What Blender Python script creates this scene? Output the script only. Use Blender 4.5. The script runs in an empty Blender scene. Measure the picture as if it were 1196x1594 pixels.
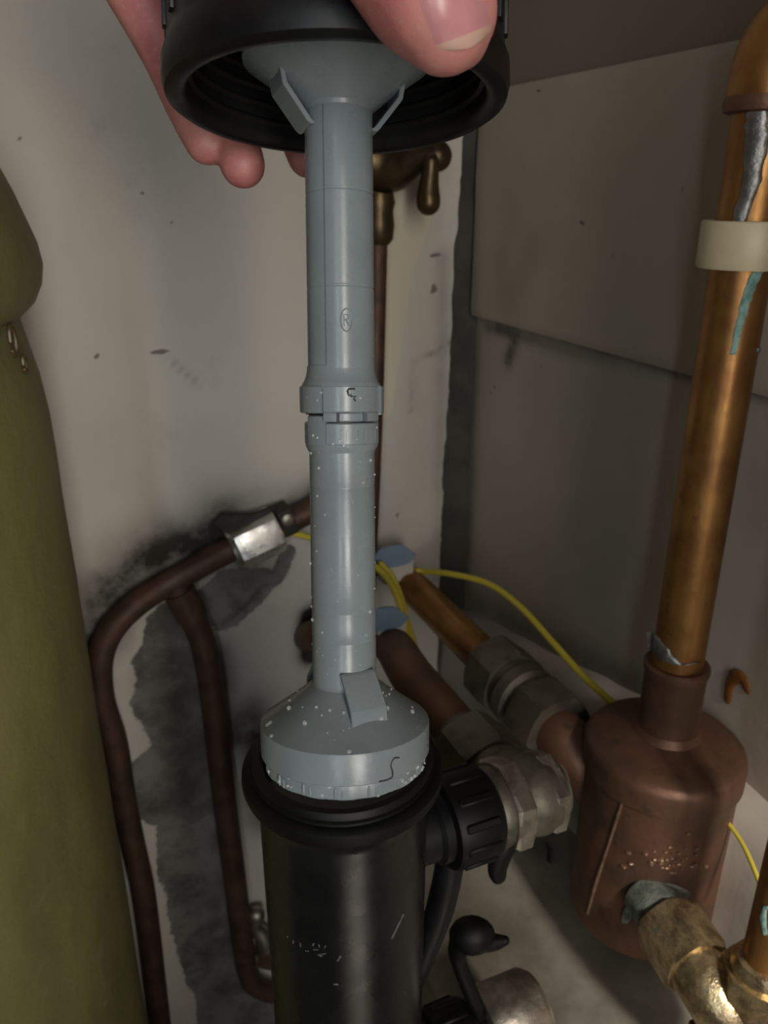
import bpy, bmesh, math, random
import numpy as np
from mathutils import Vector as V, Matrix as M, noise as mnoise
random.seed(7)
C = bpy.context.scene.collection
SC = bpy.context.scene
R = math.radians
ZO = 950.0            # everything below is written in millimetres, eye level = 0, cupboard floor = -950
F = 1250.0            # focal length in pixels of the 1196 x 1594 frame
PITCH = R(22.0)

# ------------------------------------------------------------------ camera, world, lights, exposure
cam_d = bpy.data.cameras.new('camera'); cam = bpy.data.objects.new('camera', cam_d); C.objects.link(cam)
cam.location = (0, 0, ZO/1000); cam.rotation_euler = (R(90)-PITCH, 0, 0)
cam_d.sensor_fit = 'VERTICAL'; cam_d.sensor_height = 36.0; cam_d.sensor_width = 27.0
cam_d.lens = F/1594*36; cam_d.clip_start = 0.005; cam_d.clip_end = 50
cam_d.dof.use_dof = True; cam_d.dof.focus_distance = 0.245; cam_d.dof.aperture_fstop = 22
SC.camera = cam
SC.view_settings.view_transform = 'Standard'; SC.view_settings.look = 'None'
SC.view_settings.gamma = 1; SC.view_settings.use_curve_mapping = False
SC.view_settings.exposure = -0.66
w = bpy.data.worlds.new('world'); SC.world = w; w.use_nodes = True
w.node_tree.nodes['Background'].inputs[0].default_value = (0.75, 0.85, 1, 1)
w.node_tree.nodes['Background'].inputs[1].default_value = 0.045

def area(name, loc, target, sx, sy, power, col, spread=180):
    d = bpy.data.lights.new(name, 'AREA'); d.shape = 'RECTANGLE'; d.size = sx; d.size_y = sy
    d.energy = power; d.color = col; d.spread = R(spread)
    o = bpy.data.objects.new(name, d); C.objects.link(o)
    o.location = (loc[0], loc[1], loc[2]+ZO/1000)
    dirv = V(target)-V(loc)
    o.rotation_euler = dirv.to_track_quat('-Z', 'Y').to_euler()
    return o
area('doorway_daylight', (0.26, -0.60, 0.06), (-0.32, 0.55, -0.04), 0.17, 0.85, 2.1, (1.0, 0.95, 0.87), 75)
area('window_daylight', (-0.10, -0.62, 0.08), (-0.22, 0.55, -0.04), 0.055, 0.85, .85, (0.82, 0.92, 1.0), 90)
area('corner_fill', (0.40, -0.34, 0.20), (0.235, 0.32, -0.43), 0.09, 0.12, 0.36, (1.0, 0.93, 0.84), 26)  # unseen lamp added to brighten the brass and ledge at lower right
area('floor_patch_fill', (0.26, -0.42, 1.0), (0.16, -0.24, -0.95), 0.10, 0.10, 5.0, (1.0, 0.96, 0.9), 14)  # unseen lamp added to light the floor patch mirrored in the canister

# ------------------------------------------------------------------ geometry helpers
cp, sp_ = math.cos(PITCH), math.sin(PITCH)
def ray(px, py):
    a = (px-598)/F; u = (797-py)/F
    return V((a, cp+u*sp_, -sp_+u*cp))
def U(px, py, d): return ray(px, py)*d                       # point at depth d (mm) along the view axis
def proj(p):
    d = p.y*cp-p.z*sp_; u = p.y*sp_+p.z*cp
    return 598+p.x/d*F, 797-u/d*F
NN = V((.918, .397, 0)).normalized()     # out through the right wall
DD = V((-.397, .918, 0)).normalized()    # along the right wall, away from the camera
ZZ = V((0, 0, 1))
def W(n, d, z): return NN*n+DD*d+ZZ*z
WN = 360.0                               # right wall plane  n = WN
def onplane(px, py, nrm, off):
    r = ray(px, py); return r*(off/r.dot(nrm))
CORNER = onplane(745, 490, NN, WN)
WD = CORNER.dot(DD)                      # back wall plane   d = WD
def oncyl(px, py, cx, cy, rad):          # nearest hit of the sight line on an upright cylinder
    r = ray(px, py); a = r.x**2+r.y**2; b = -2*(r.x*cx+r.y*cy); c = cx*cx+cy*cy-rad*rad
    q = max(0, b*b-4*a*c); return r*((-b-math.sqrt(q))/(2*a))
def frame(o, z, xh=None):
    z = V(z).normalized(); xh = V(xh) if xh is not None else (V((1, 0, 0)) if abs(z.x) < .9 else V((0, 1, 0)))
    x = (xh-z*xh.dot(z)).normalized(); y = z.cross(x)
    return M(((x.x, y.x, z.x, o[0]), (x.y, y.y, z.y, o[1]), (x.z, y.z, z.z, o[2]), (0, 0, 0, 1)))
def B(): return bmesh.new()
def lathe(bm, T, prof, seg=48, a0=0, a1=360, rf=None, mi=0):
    """prof: (radius, height) list; angle 0 = local -y (towards the viewer for an upright frame)."""
    full = abs(a1-a0) >= 359.9; n = seg if full else seg+1
    rows = []
    for r, z in prof:
        if r <= 1e-6 and full: rows.append([bm.verts.new(T @ V((0, 0, z)))]); continue
        row = []
        for i in range(n):
            a = R(a0+(a1-a0)*i/seg); rr = r*(rf(math.degrees(a)) if rf else 1)
            row.append(bm.verts.new(T @ V((rr*math.sin(a), -rr*math.cos(a), z))))
        rows.append(row)
    for p, q in zip(rows, rows[1:]):
        m = seg
        for i in range(m):
            j = (i+1) % n if full else i+1
            try:
                if len(p) == 1 and len(q) == 1: continue
                if len(p) == 1: f = bm.faces.new((p[0], q[j], q[i]))
                elif len(q) == 1: f = bm.faces.new((p[i], p[j], q[0]))
                else: f = bm.faces.new((p[i], p[j], q[j], q[i]))
                f.material_index = mi
            except ValueError: pass
    if not full:
        for k in (0, -1):
            try: bm.faces.new([row[k] for row in rows])
            except ValueError: pass
    return rows
def closed(prof, T, bm, **k): return lathe(bm, T, [(0, prof[0][1])]+prof+[(0, prof[-1][1])], **k)
def smooth_path(pts, rad, sub=8):
    pts = [V(p) for p in pts]; n = len(pts)
    rad = list(rad) if hasattr(rad, '__len__') else [rad]*n
    op, orr = [], []
    for i in range(n-1):
        p0, p1, p2, p3 = pts[max(i-1, 0)], pts[i], pts[i+1], pts[min(i+2, n-1)]
        for k in range(sub):
            t = k/sub
            op.append(.5*((2*p1)+(p2-p0)*t+(2*p0-5*p1+4*p2-p3)*t*t+(3*p1-p0-3*p2+p3)*t**3))
            orr.append(rad[i]+(rad[i+1]-rad[i])*t)
    op.append(pts[-1]); orr.append(rad[-1])
    return op, orr
def tube(bm, pts, rad, seg=20, sub=8, dome=False, sector=None, flat=None):
    """swept round tube; dome = rounded ends; sector = f(i,seg)->material index; flat=(dir, k) squashes along dir"""
    P, Q = smooth_path(pts, rad, sub) if sub else ([V(p) for p in pts], list(rad) if hasattr(rad, '__len__') else [rad]*len(pts))
    if dome:
        t0 = (P[0]-P[1]).normalized(); t1 = (P[-1]-P[-2]).normalized()
        a = [(P[0]+t0*Q[0]*math.sin(R(x)), Q[0]*math.cos(R(x))) for x in (88, 70, 50, 30, 12)]
        b = [(P[-1]+t1*Q[-1]*math.sin(R(x)), Q[-1]*math.cos(R(x))) for x in (12, 30, 50, 70, 88)]
        P = [x[0] for x in a]+P+[x[0] for x in b]; Q = [x[1] for x in a]+Q+[x[1] for x in b]
    rows = []; up = None
    for i, p in enumerate(P):
        t = (P[min(i+1, len(P)-1)]-P[max(i-1, 0)]).normalized()
        if up is None:
            up = V((0, 0, 1)) if abs(t.z) < .9 else V((1, 0, 0))
        up = (up-t*up.dot(t)).normalized(); s = t.cross(up)
        row = []
        for k in range(seg):
            a = 2*math.pi*k/seg; o = (up*math.cos(a)+s*math.sin(a))*Q[i]
            if flat: o = o-flat[0]*o.dot(flat[0])*(1-flat[1])
            row.append(bm.verts.new(p+o))
        rows.append(row)
    for p, q in zip(rows, rows[1:]):
        for k in range(seg):
            f = bm.faces.new((p[k], p[(k+1) % seg], q[(k+1) % seg], q[k]))
            if sector: f.material_index = sector(k, seg)
    bm.faces.new(rows[0][::-1]); bm.faces.new(rows[-1])
def box(bm, T, sx, sy, sz, bev=0.0, seg=2):
    r = bmesh.ops.create_cube(bm, size=1, matrix=T @ M.Diagonal((sx, sy, sz, 1)))
    if bev:
        vs = set(r['verts']); es = [e for e in bm.edges if e.verts[0] in vs and e.verts[1] in vs]
        bmesh.ops.bevel(bm, geom=es, offset=bev, segments=seg, profile=.6, affect='EDGES')
def prism(bm, T, poly, h):
    a = [bm.verts.new(T @ V((x, y, 0))) for x, y in poly]; b = [bm.verts.new(T @ V((x, y, h))) for x, y in poly]
    n = len(poly); bm.faces.new(a[::-1]); bm.faces.new(b)
    for i in range(n): bm.faces.new((a[i], a[(i+1) % n], b[(i+1) % n], b[i]))
def hexnut(bm, T, rad, z0, z1, ch=1.6, rot=0):
    """hexagon prism along local z with chamfered corners"""
    rows = []
    for r, z in ((rad*.80, z0), (rad*.93, z0), (rad, z0+ch), (rad, z1-ch), (rad*.93, z1), (rad*.80, z1)):
        row = []
        for k in range(18):
            a = 2*math.pi*k/18+R(rot); h = math.cos(math.pi/6)/math.cos(((k/18*6) % 1-.5)*math.pi/3) if k % 3 else 1
            rr = min(r, rad*h); row.append(bm.verts.new(T @ V((rr*math.cos(a), rr*math.sin(a), z))))
        rows.append(row)
    for p, q in zip(rows, rows[1:]):
        for k in range(18): bm.faces.new((p[k], p[(k+1) % 18], q[(k+1) % 18], q[k]))
    bm.faces.new(rows[0][::-1]); bm.faces.new(rows[-1])
def ball(bm, c, rx, ry=None, rz=None, T=None, u=14, v=9):
    m = M.Translation(V(c)) @ (T.to_3x3().to_4x4() if T else M.Identity(4)) @ M.Diagonal((rx, ry or rx, rz or rx, 1))
    bmesh.ops.create_uvsphere(bm, u_segments=u, v_segments=v, radius=1, matrix=m)

ROOT = {}
def obj(name, bm, mat, parent=None, sharp=38, kind=None):
    bmesh.ops.recalc_face_normals(bm, faces=bm.faces)
    me = bpy.data.meshes.new(name)
    base = ROOT.get(parent, V((0, 0, 0))) if parent else V((0, 0, 0))
    S = .001
    for v in bm.verts: v.co = (v.co-base)*S if parent else V((v.co.x*S, v.co.y*S, (v.co.z+ZO)*S))
    bm.to_mesh(me); bm.free()
    me.polygons.foreach_set('use_smooth', [True]*len(me.polygons))
    if sharp: me.set_sharp_from_angle(angle=R(sharp))
    for m in (mat if isinstance(mat, (list, tuple)) else [mat]): me.materials.append(m)
    o = bpy.data.objects.new(name, me); C.objects.link(o)
    if parent: o.parent = parent; ROOT[o] = base
    if kind: o['kind'] = kind
    return o
def recentre(o):
    """move the origin of a top-level mesh to the middle of its base"""
    me = o.data; co = np.empty(len(me.vertices)*3); me.vertices.foreach_get('co', co); co = co.reshape(-1, 3)
    c = V(((co[:, 0].min()+co[:, 0].max())/2, (co[:, 1].min()+co[:, 1].max())/2, co[:, 2].min()))
    me.transform(M.Translation(-c)); o.location = c
def tag(o, label, cat, group=None):
    o['label'] = label; o['category'] = cat
    if group: o['group'] = group
    if o.type == 'MESH' and o.location.length == 0: recentre(o)
    return o
def thing(name, base, label, cat, group=None):
    o = bpy.data.objects.new(name, None); C.objects.link(o); o.empty_display_size = .02
    o.location = (base[0]*.001, base[1]*.001, (base[2]+ZO)*.001); ROOT[o] = V(base)
    o['label'] = label; o['category'] = cat
    if group: o['group'] = group
    return o
def struct(name, bm, mat, parent=None, sharp=38):
    o = obj(name, bm, mat, parent, sharp)
    if not parent: o['kind'] = 'structure'; ROOT[o] = V((0, 0, -ZO))
    return o

# ------------------------------------------------------------------ materials
class NT:
    def __init__(s, name):
        s.m = bpy.data.materials.new(name); s.m.use_nodes = True; s.t = s.m.node_tree
        s.b = s.t.nodes['Principled BSDF']; s.co = s.t.nodes.new('ShaderNodeTexCoord').outputs['Object']
    def n(s, typ, **k):
        x = s.t.nodes.new('ShaderNode'+typ)
        for a, v in k.items(): setattr(x, a, v)
        return x
    def link(s, a, b): s.t.links.new(a, b)
    def noise(s, scale, detail=5, rough=.6, stretch=None, dist=0):
        x = s.n('TexNoise'); x.inputs['Scale'].default_value = scale; x.inputs['Detail'].default_value = detail
        x.inputs['Roughness'].default_value = rough; x.inputs['Distortion'].default_value = dist
        if stretch:
            mp = s.n('Mapping'); mp.inputs['Scale'].default_value = stretch; s.link(s.co, mp.inputs[0]); s.link(mp.outputs[0], x.inputs['Vector'])
        else: s.link(s.co, x.inputs['Vector'])
        return x.outputs['Fac']
    def ramp(s, fac, lo, hi):
        x = s.n('MapRange'); x.interpolation_type = 'SMOOTHSTEP'
        x.inputs['From Min'].default_value = lo; x.inputs['From Max'].default_value = hi
        s.link(fac, x.inputs['Value']); return x.outputs['Result']
    def mix(s, fac, a, b):
        x = s.n('Mix', data_type='RGBA')
        if isinstance(fac, (int, float)): x.inputs[0].default_value = fac
        else: s.link(fac, x.inputs[0])
        for v, i in ((a, 6), (b, 7)):
            if isinstance(v, tuple): x.inputs[i].default_value = (*v, 1)
            else: s.link(v, x.inputs[i])
        return x.outputs[2]
    def math(s, op, a, b=None):
        x = s.n('Math', operation=op)
        for v, i in ((a, 0), (b, 1)):
            if v is None: continue
            if isinstance(v, (int, float)): x.inputs[i].default_value = v
            else: s.link(v, x.inputs[i])
        return x.outputs[0]
    def attr(s, name):
        x = s.n('Attribute', attribute_name=name); return x.outputs['Fac']
    def bump(s, h, strength, dist=.001):
        x = s.n('Bump'); x.inputs['Strength'].default_value = strength; x.inputs['Distance'].default_value = dist
        s.link(h, x.inputs['Height']); s.link(x.outputs[0], s.b.inputs['Normal'])
    def col(s, c):
        if isinstance(c, tuple): s.b.inputs['Base Color'].default_value = (*c, 1)
        else: s.link(c, s.b.inputs['Base Color'])
    def rough(s, r):
        if isinstance(r, (int, float)): s.b.inputs['Roughness'].default_value = r
        else: s.link(r, s.b.inputs['Roughness'])
def mat(name, c1, c2=None, scale=60, lo=.4, hi=.65, rough=.5, metal=0, bump=0, bscale=None, spec=.5, c3=None, s3=200, r2=None, coat=0, stretch=None, bd=.001):
    t = NT(name); nz = t.noise(scale, stretch=stretch)
    c = c1
    if c2: c = t.mix(t.ramp(nz, lo, hi), c1, c2)
    if c3: c = t.mix(t.ramp(t.noise(s3), .6, .72), c, c3)
    t.col(c)
    if r2 is not None:
        mr = t.n('MapRange'); mr.inputs['From Min'].default_value = .35; mr.inputs['From Max'].default_value = .65
        mr.inputs['To Min'].default_value = rough; mr.inputs['To Max'].default_value = r2
        t.link(t.noise(scale*1.7), mr.inputs['Value']); t.rough(mr.outputs['Result'])
    else: t.rough(rough)
    t.b.inputs['Metallic'].default_value = metal; t.b.inputs['Specular IOR Level'].default_value = spec
    if coat: t.b.inputs['Coat Weight'].default_value = coat; t.b.inputs['Coat Roughness'].default_value = .25
    if bump: t.bump(t.noise(bscale or scale*4), bump, bd)
    return t.m

GREY = mat('grey_plastic', (.205, .235, .245), (.185, .212, .222), 45, rough=.24, bump=.05, bscale=900, r2=.32)
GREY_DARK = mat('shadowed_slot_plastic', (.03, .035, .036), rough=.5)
BLACK = mat('black_plastic', (.005, .005, .0055), (.007, .007, .0075), 70, rough=.38, bump=.05, bscale=1200, r2=.5, spec=.35)
BLACK_GLOSS = mat('black_gloss_plastic', (.006, .0065, .007), (.009, .0095, .01), 40, rough=.24, bump=.03, bscale=700, r2=.32)
RUBBER = mat('black_rubber', (.004, .004, .004), rough=.5, spec=.25)
COPPER = mat('lacquered_copper', (.37, .185, .055), (.26, .115, .036), 28, rough=.33, metal=.72, bump=.12, bscale=260, r2=.46, c3=(.20, .09, .04), s3=70)
COPPER_DULL = mat('dull_copper', (.19, .095, .058), (.12, .068, .045), 30, rough=.45, metal=.6, bump=.25, bscale=220, r2=.6, c3=(.10, .065, .045), s3=90)
COPPER_OLD = mat('old_brown_copper', (.10, .052, .034), (.055, .034, .024), 45, rough=.5, metal=.45, bump=.3, bscale=300, r2=.65)
BRASS_DULL = mat('dull_olive_brass', (.16, .14, .105), (.095, .085, .065), 55, rough=.46, metal=.6, bump=.2, bscale=300, r2=.52)
BRASS_OLD = mat('old_dark_brass', (.11, .075, .035), (.06, .042, .024), 50, rough=.38, metal=.75, bump=.2, bscale=260)
BRASS = mat('pasted_brass', (.66, .52, .29), (.30, .215, .13), 75, rough=.2, metal=.9, bump=.5, bscale=150, r2=.42, c3=(.30, .30, .24), s3=120, bd=.002)
NICKEL = mat('nickel', (.66, .65, .62), (.5, .48, .44), 60, rough=.24, metal=1, bump=.12, bscale=300, r2=.4)
NICKEL_DULL = mat('dull_nickel', (.42, .38, .32), (.26, .23, .19), 80, rough=.36, metal=.9, bump=.25, bscale=350, r2=.5)
SOLDER = mat('solder', (.17, .165, .155), (.27, .26, .25), 130, rough=.36, metal=.7, bump=.6, bscale=260)
STUB = mat('tarnished_green_stub', (.22, .24, .19), (.10, .12, .10), 110, rough=.6, metal=.3, bump=.7, bscale=400)
SEAM = mat('tan_solder_seam', (.40, .28, .19), (.28, .18, .12), 130, rough=.35, metal=.7, bump=.5, bscale=260)
SOOTY = mat('sooty_metal', (.030, .026, .020), (.045, .038, .03), 120, rough=.6, metal=.3, bump=.4)
VERDI = mat('verdigris', (.28, .46, .40), (.13, .25, .22), 160, rough=.85, bump=.9, bscale=600)
FOAM = mat('green_tank_foam', (.19, .17, .055), (.145, .132, .046), 16, rough=.55, bump=.35, bscale=50, r2=.7, c3=(.20, .185, .085), s3=36, stretch=(1, 1, .35), bd=.003)
FOAM_BROWN = mat('brown_resin', (.07, .045, .016), rough=.4)
CLIP = mat('cream_clip_plastic', (.62, .52, .34), (.55, .45, .29), 40, rough=.45, bump=.05)
BLUE = mat('blue_label_plastic', (.04, .11, .20), (.032, .09, .165), 60, rough=.4)
WHITE_P = mat('greyish_white_plastic', (.45, .41, .36), (.36, .33, .29), 70, rough=.5)
YELLOW = mat('yellow_cable_sheath', (.60, .50, .05), rough=.45)
GREEN = mat('green_cable_sheath', (.12, .24, .03), rough=.45)
NAIL = mat('thumbnail_plate', (.56, .25, .26), (.52, .22, .23), 200, rough=.3, coat=.25)
NAIL_TIP = mat('thumbnail_free_edge', (.57, .35, .28), rough=.4)
RUST = mat('brown_flux_drip', (.20, .075, .018), (.12, .045, .014), 200, rough=.35)
def skin_mat():
    t = NT('skin'); c = t.mix(t.ramp(t.noise(45), .35, .68), (.55, .225, .195), (.46, .14, .145))
    c = t.mix(t.ramp(t.noise(500, 3), .5, .8), c, (.54, .28, .22))
    t.col(c); t.rough(.48); t.b.inputs['Subsurface Weight'].default_value = .18
    t.b.inputs['Subsurface Radius'].default_value = (1, .35, .2); t.b.inputs['Subsurface Scale'].default_value = .004
    v = t.n('TexVoronoi'); v.inputs['Scale'].default_value = 1400; t.link(t.co, v.inputs['Vector'])
    t.bump(v.outputs['Distance'], .12, .0005); return t.m
SKIN = skin_mat()
def water():
    t = NT('water'); t.col((1, 1, 1)); t.rough(.02); t.b.inputs['Alpha'].default_value = .22; t.b.inputs['Specular IOR Level'].default_value = 1.0; t.b.inputs['IOR'].default_value = 1.5
    return t.m
WATER = water()

def wall_mat(name, base, alt, mort=(.215, .205, .195), mort2=(.095, .09, .085), dirt_shade=(.028, .024, .018), cream=None, brown=(.20, .165, .125)):
    t = NT(name)
    c = t.mix(t.ramp(t.noise(5, 4), .35, .7), base, alt)
    c = t.mix(t.math('MULTIPLY', t.ramp(t.noise(24, 6, .7), .56, .8), .35), c, (.33, .29, .25))
    if cream:
        e = t.ramp(t.math('ADD', t.attr('cream'), t.math('MULTIPLY', t.noise(35), .5)), .55, .75)
        c = t.mix(e, c, cream)
    e = t.ramp(t.math('ADD', t.attr('brown'), t.math('MULTIPLY', t.noise(30), .3)), .45, .7)
    c = t.mix(e, c, brown)
    mc = t.mix(t.ramp(t.noise(26, 6, .7), .38, .66), mort, mort2)
    me_ = t.ramp(t.math('ADD', t.attr('mortar'), t.math('SUBTRACT', t.math('MULTIPLY', t.noise(75, 6, .7), 1.7), .85)), -.12, .12)
    c = t.mix(me_, c, mc)
    dm = t.math('MULTIPLY', t.attr('dirt_shade'), t.math('ADD', t.math('MULTIPLY', t.ramp(t.noise(30, 4, .6), .3, .65), .45), .7))
    x = t.n('Clamp'); t.link(dm, x.inputs[0]); c = t.mix(x.outputs[0], c, dirt_shade)
    sp = t.ramp(t.math('ADD', t.attr('spot'), t.math('MULTIPLY', t.noise(160, 3), .5)), .75, 1.0)
    c = t.mix(t.math('MULTIPLY', sp, .75), c, (.06, .05, .04))
    t.col(c); t.rough(.7)
    t.b.inputs['Specular IOR Level'].default_value = .3
    h = t.math('ADD', t.math('MULTIPLY', t.noise(30, 6, .6), .5), t.math('MULTIPLY', t.math('MULTIPLY', me_, t.noise(120, 5, .7)), 1.4))
    h = t.math('SUBTRACT', h, t.math('MULTIPLY', me_, .7))
    t.bump(h, .45, .003)
    return t.m
WALL_B = wall_mat('old_white_painted_plaster', (.56, .52, .455), (.50, .475, .425), cream=(.60, .53, .42))
WALL_R = wall_mat('greyed_white_painted_board', (.42, .365, .30), (.37, .33, .28))
BOARD = wall_mat('white_painted_upper_board', (.40, .335, .265), (.355, .31, .25))
LEDGE = mat('dusty_white_ledge', (.46, .42, .37), (.38, .34, .30), 14, rough=.6, bump=.3, bscale=80)
LEDGE_SHADED = mat('shaded_painted_ledge', (.30, .27, .22), (.15, .135, .10), 9, rough=.65, bump=.3, bscale=80)  # darker ledge copy; shade beside the canister is put into the colour
STRIP = mat('bare_dark_masonry', (.06, .056, .044), (.038, .035, .028), 22, rough=.85, bump=.8, bscale=90, bd=.003)
FLOOR_M = mat('pale_floorboard', (.50, .46, .40), (.42, .38, .33), 12, rough=.8, bump=.3)

# ------------------------------------------------------------------ the setting
def seg_dist(P, pts):
    d = np.full(len(P), 1e9)
    for a, b in zip(pts, pts[1:]):
        a = np.array(a); b = np.array(b); ab = b-a
        t = np.clip(((P-a) @ ab)/max(ab @ ab, 1e-9), 0, 1)
        d = np.minimum(d, np.linalg.norm(P-(a+t[:, None]*ab), axis=1))
    return d
def poly_sd(P, poly):
    d = seg_dist(P, poly+[poly[0]]); ins = np.zeros(len(P), bool)
    for (x0, y0), (x1, y1) in zip(poly, poly[1:]+poly[:1]):
        c = ((y0 > P[:, 1]) != (y1 > P[:, 1]))
        with np.errstate(divide='ignore', invalid='ignore'):
            xi = x0+(P[:, 1]-y0)*(x1-x0)/(y1-y0 if y1 != y0 else 1e-9)
        ins ^= c & (P[:, 0] < xi)
    return np.where(ins, d, -d)
def wall_grid(name, m, to3, us, zs, fields, edge=None, disp=None):
    """a wall face built as a fine sheet: to3(u,z)->point; fields: {attr: array fn(P)}"""
    nu, nz = len(us), len(zs)
    UU, ZZg = np.meshgrid(us, zs); P = np.stack([UU.ravel(), ZZg.ravel()], 1)
    if edge is not None:
        e = np.array([edge(z) for z in zs]); k = (P[:, 0]-us[0])/(us[-1]-us[0])
        P[:, 0] = us[0]+k*(np.repeat(e, nu)-us[0])
    vals = {k: f(P) for k, f in fields.items()}
    dsp = disp(P, vals) if disp else np.zeros(len(P))
    co = [to3(P[i, 0], P[i, 1], dsp[i]) for i in range(len(P))]
    fs = [(j*nu+i, j*nu+i+1, (j+1)*nu+i+1, (j+1)*nu+i) for j in range(nz-1) for i in range(nu-1)]
    nback = len(co)                                         # a rim gives the sheet its thickness at the border
    border = [i for i in range(nu)]+[j*nu+nu-1 for j in range(1, nz)]+[(nz-1)*nu+i for i in range(nu-2, -1, -1)]+[j*nu for j in range(nz-2, 0, -1)]
    for b in border: co.append(to3(P[b, 0], P[b, 1], -14))
    nb = len(border)
    for i in range(nb):
        j = (i+1) % nb; fs.append((border[i], nback+i, nback+j, border[j]))
    me = bpy.data.meshes.new(name)
    me.from_pydata([(p.x*.001, p.y*.001, (p.z+ZO)*.001) for p in co], [], fs)
    for k, v in vals.items():
        at = me.attributes.new(k, 'FLOAT', 'POINT'); at.data.foreach_set('value', list(np.concatenate([v, np.zeros(nb)])))
    me.polygons.foreach_set('use_smooth', [True]*len(me.polygons)); me.set_sharp_from_angle(angle=R(50))
    me.materials.append(m); o = bpy.data.objects.new(name, me); C.objects.link(o); o['kind'] = 'structure'
    ROOT[o] = V((0, 0, -ZO)); return o
zero = lambda P: np.zeros(len(P))

# back wall: u = n coordinate, z
def bp(px, py): p = onplane(px, py, DD, WD); return (p.dot(NN), p.z)
def bpl(l): return [bp(*q) for q in l]
soot_shade = [([(150, 985), (168, 930), (205, 885), (260, 858), (330, 838), (352, 815)], 27, 1.0), ([(142, 1000), (150, 1080)], 14, .7),
        ([(355, 795), (385, 815), (440, 800), (486, 772)], 15, .9), ([(360, 790), (400, 782), (450, 785)], 18, .35),
        ([(290, 905), (350, 872), (400, 872)], 12, .8), ([(345, 890), (400, 900), (425, 880)], 16, .5),
        ([(335, 1010), (352, 1090), (372, 1150)], 16, .8), ([(380, 1120), (410, 1160), (420, 1260)], 26, .9),  # second stroke: dirt plus painted shade right of the branch pipe
        ([(270, 940), (290, 960)], 14, .8), ([(215, 1255), (330, 1250)], 14, .45), ([(262, 1060), (290, 1150), (300, 1230)], 34, .55),
        ([(484, 960), (480, 990), (484, 1018)], 11, 1.6), ([(350, 970), (375, 950), (420, 905)], 3, .6),  # pipe hole first: its dark is painted in, besides being sunk
        ([(690, 400), (688, 640), (682, 900)], 8, .3), ([(704, 530), (672, 552), (644, 560), (642, 640)], 1.8, .5), ([(266, 560), (290, 580), (308, 600)], 2, .3), ([(330, 1320), (360, 1560), (400, 1620)], 30, .45)]  # darker band along the corner edge, thin lines, wide soft patch
def f_dirt_shade(P):
    d = np.zeros(len(P))
    for pl, rr, s in soot_shade: d = np.maximum(d, s*np.exp(-(seg_dist(P, bpl(pl))/rr)**2))
    return d
mort = [bpl([(225, 962), (252, 938), (288, 945), (312, 990), (324, 1080), (335, 1180), (348, 1280), (372, 1420), (392, 1540), (470, 1560), (470, 1660), (318, 1660),
             (305, 1560), (280, 1500), (276, 1480), (262, 1430), (258, 1385), (246, 1370), (243, 1288), (212, 1276), (205, 1230), (206, 1188), (238, 1158), (220, 1128), (202, 1096), (214, 1050), (204, 1030), (222, 1002)]),
        bpl([(300, 925), (352, 885), (425, 885), (446, 848), (462, 850), (455, 885), (420, 925), (380, 968), (345, 985), (318, 968)])]
def f_mort(P): return np.clip(np.maximum(poly_sd(P, mort[0]), poly_sd(P, mort[1]))/9, -1.2, 1.2)
creams = bpl([(590, 250), (690, 250), (668, 350), (640, 430), (622, 540), (608, 640), (590, 660)])
def f_cream(P): return np.clip(.5+poly_sd(P, creams)/12, 0, 1)
bspots = [(246, 548, 9, 3), (262, 549, 6, 2), (220, 298, 5, 3), (214, 343, 4, 2), (268, 344, 4, 2), (152, 555, 3, 3), (617, 803, 4, 4), (678, 396, 8, 3), (676, 450, 5, 6), (33, 213, 3, 3), (470, 905, 4, 3), (290, 590, 3, 2)]
def f_spot(fn, L):
    def f(P):
        d = np.zeros(len(P))
        for x, y, a, b in L:
            u, z = fn(x, y); d = np.maximum(d, np.exp(-(((P[:, 0]-u)/a)**2+((P[:, 1]-z)/b)**2)))
        return d
    return f
uc = WN
edge_pts = [bp(722, 200), bp(716, 300), bp(707, 400), bp(703, 500), bp(697, 640), bp(690, 730), bp(686, 830), bp(684, 940)]
ez = [p[1] for p in edge_pts][::-1]; eu = [p[0] for p in edge_pts][::-1]
def back_edge(z): return float(np.interp(z, ez, eu))+2.2*mnoise.noise(V((z*.05, 3, 1)))+1.2*mnoise.noise(V((z*.21, 7, 2)))
def b_disp(P, v):
    return np.array([1.6*mnoise.noise(V((p[0]*.012, p[1]*.012, 4)))+.35*mnoise.noise(V((p[0]*.06, p[1]*.06, 9))) for p in P])-.7*np.clip(v['mortar']*2, 0, 1)-6*np.clip(v['dirt_shade']-1.05, 0, 1)
back = wall_grid('wall_back', WALL_B, lambda u, z, d: NN*u+DD*(WD-d)+ZZ*z, np.linspace(-640, uc, 210), np.linspace(-945, 498, 300),
                 {'dirt_shade': f_dirt_shade, 'mortar': f_mort, 'cream': f_cream, 'brown': zero, 'spot': f_spot(bp, bspots)}, back_edge, b_disp)
# bare masonry showing in the corner
bm = B(); prof = [(WN-62, WD+12), (WN-30, WD+10), (WN-12, WD+7), (WN-5, WD+4), (WN+2, WD+2), (WN+2, WD+40), (WN-62, WD+40)]
rows = []
for z in np.linspace(-945, 498, 200):
    rows.append([bm.verts.new(W(n+1.2*mnoise.noise(V((z*.03, n, 0))), d+1.5*mnoise.noise(V((z*.05, n*.1, 5))), z)) for n, d in prof])
for p, q in zip(rows, rows[1:]):
    for i in range(len(prof)): bm.faces.new((p[i], p[(i+1) % len(prof)], q[(i+1) % len(prof)], q[i]))
bm.faces.new(rows[0]); bm.faces.new(rows[-1])
struct('trim_1', bm, STRIP)

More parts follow.
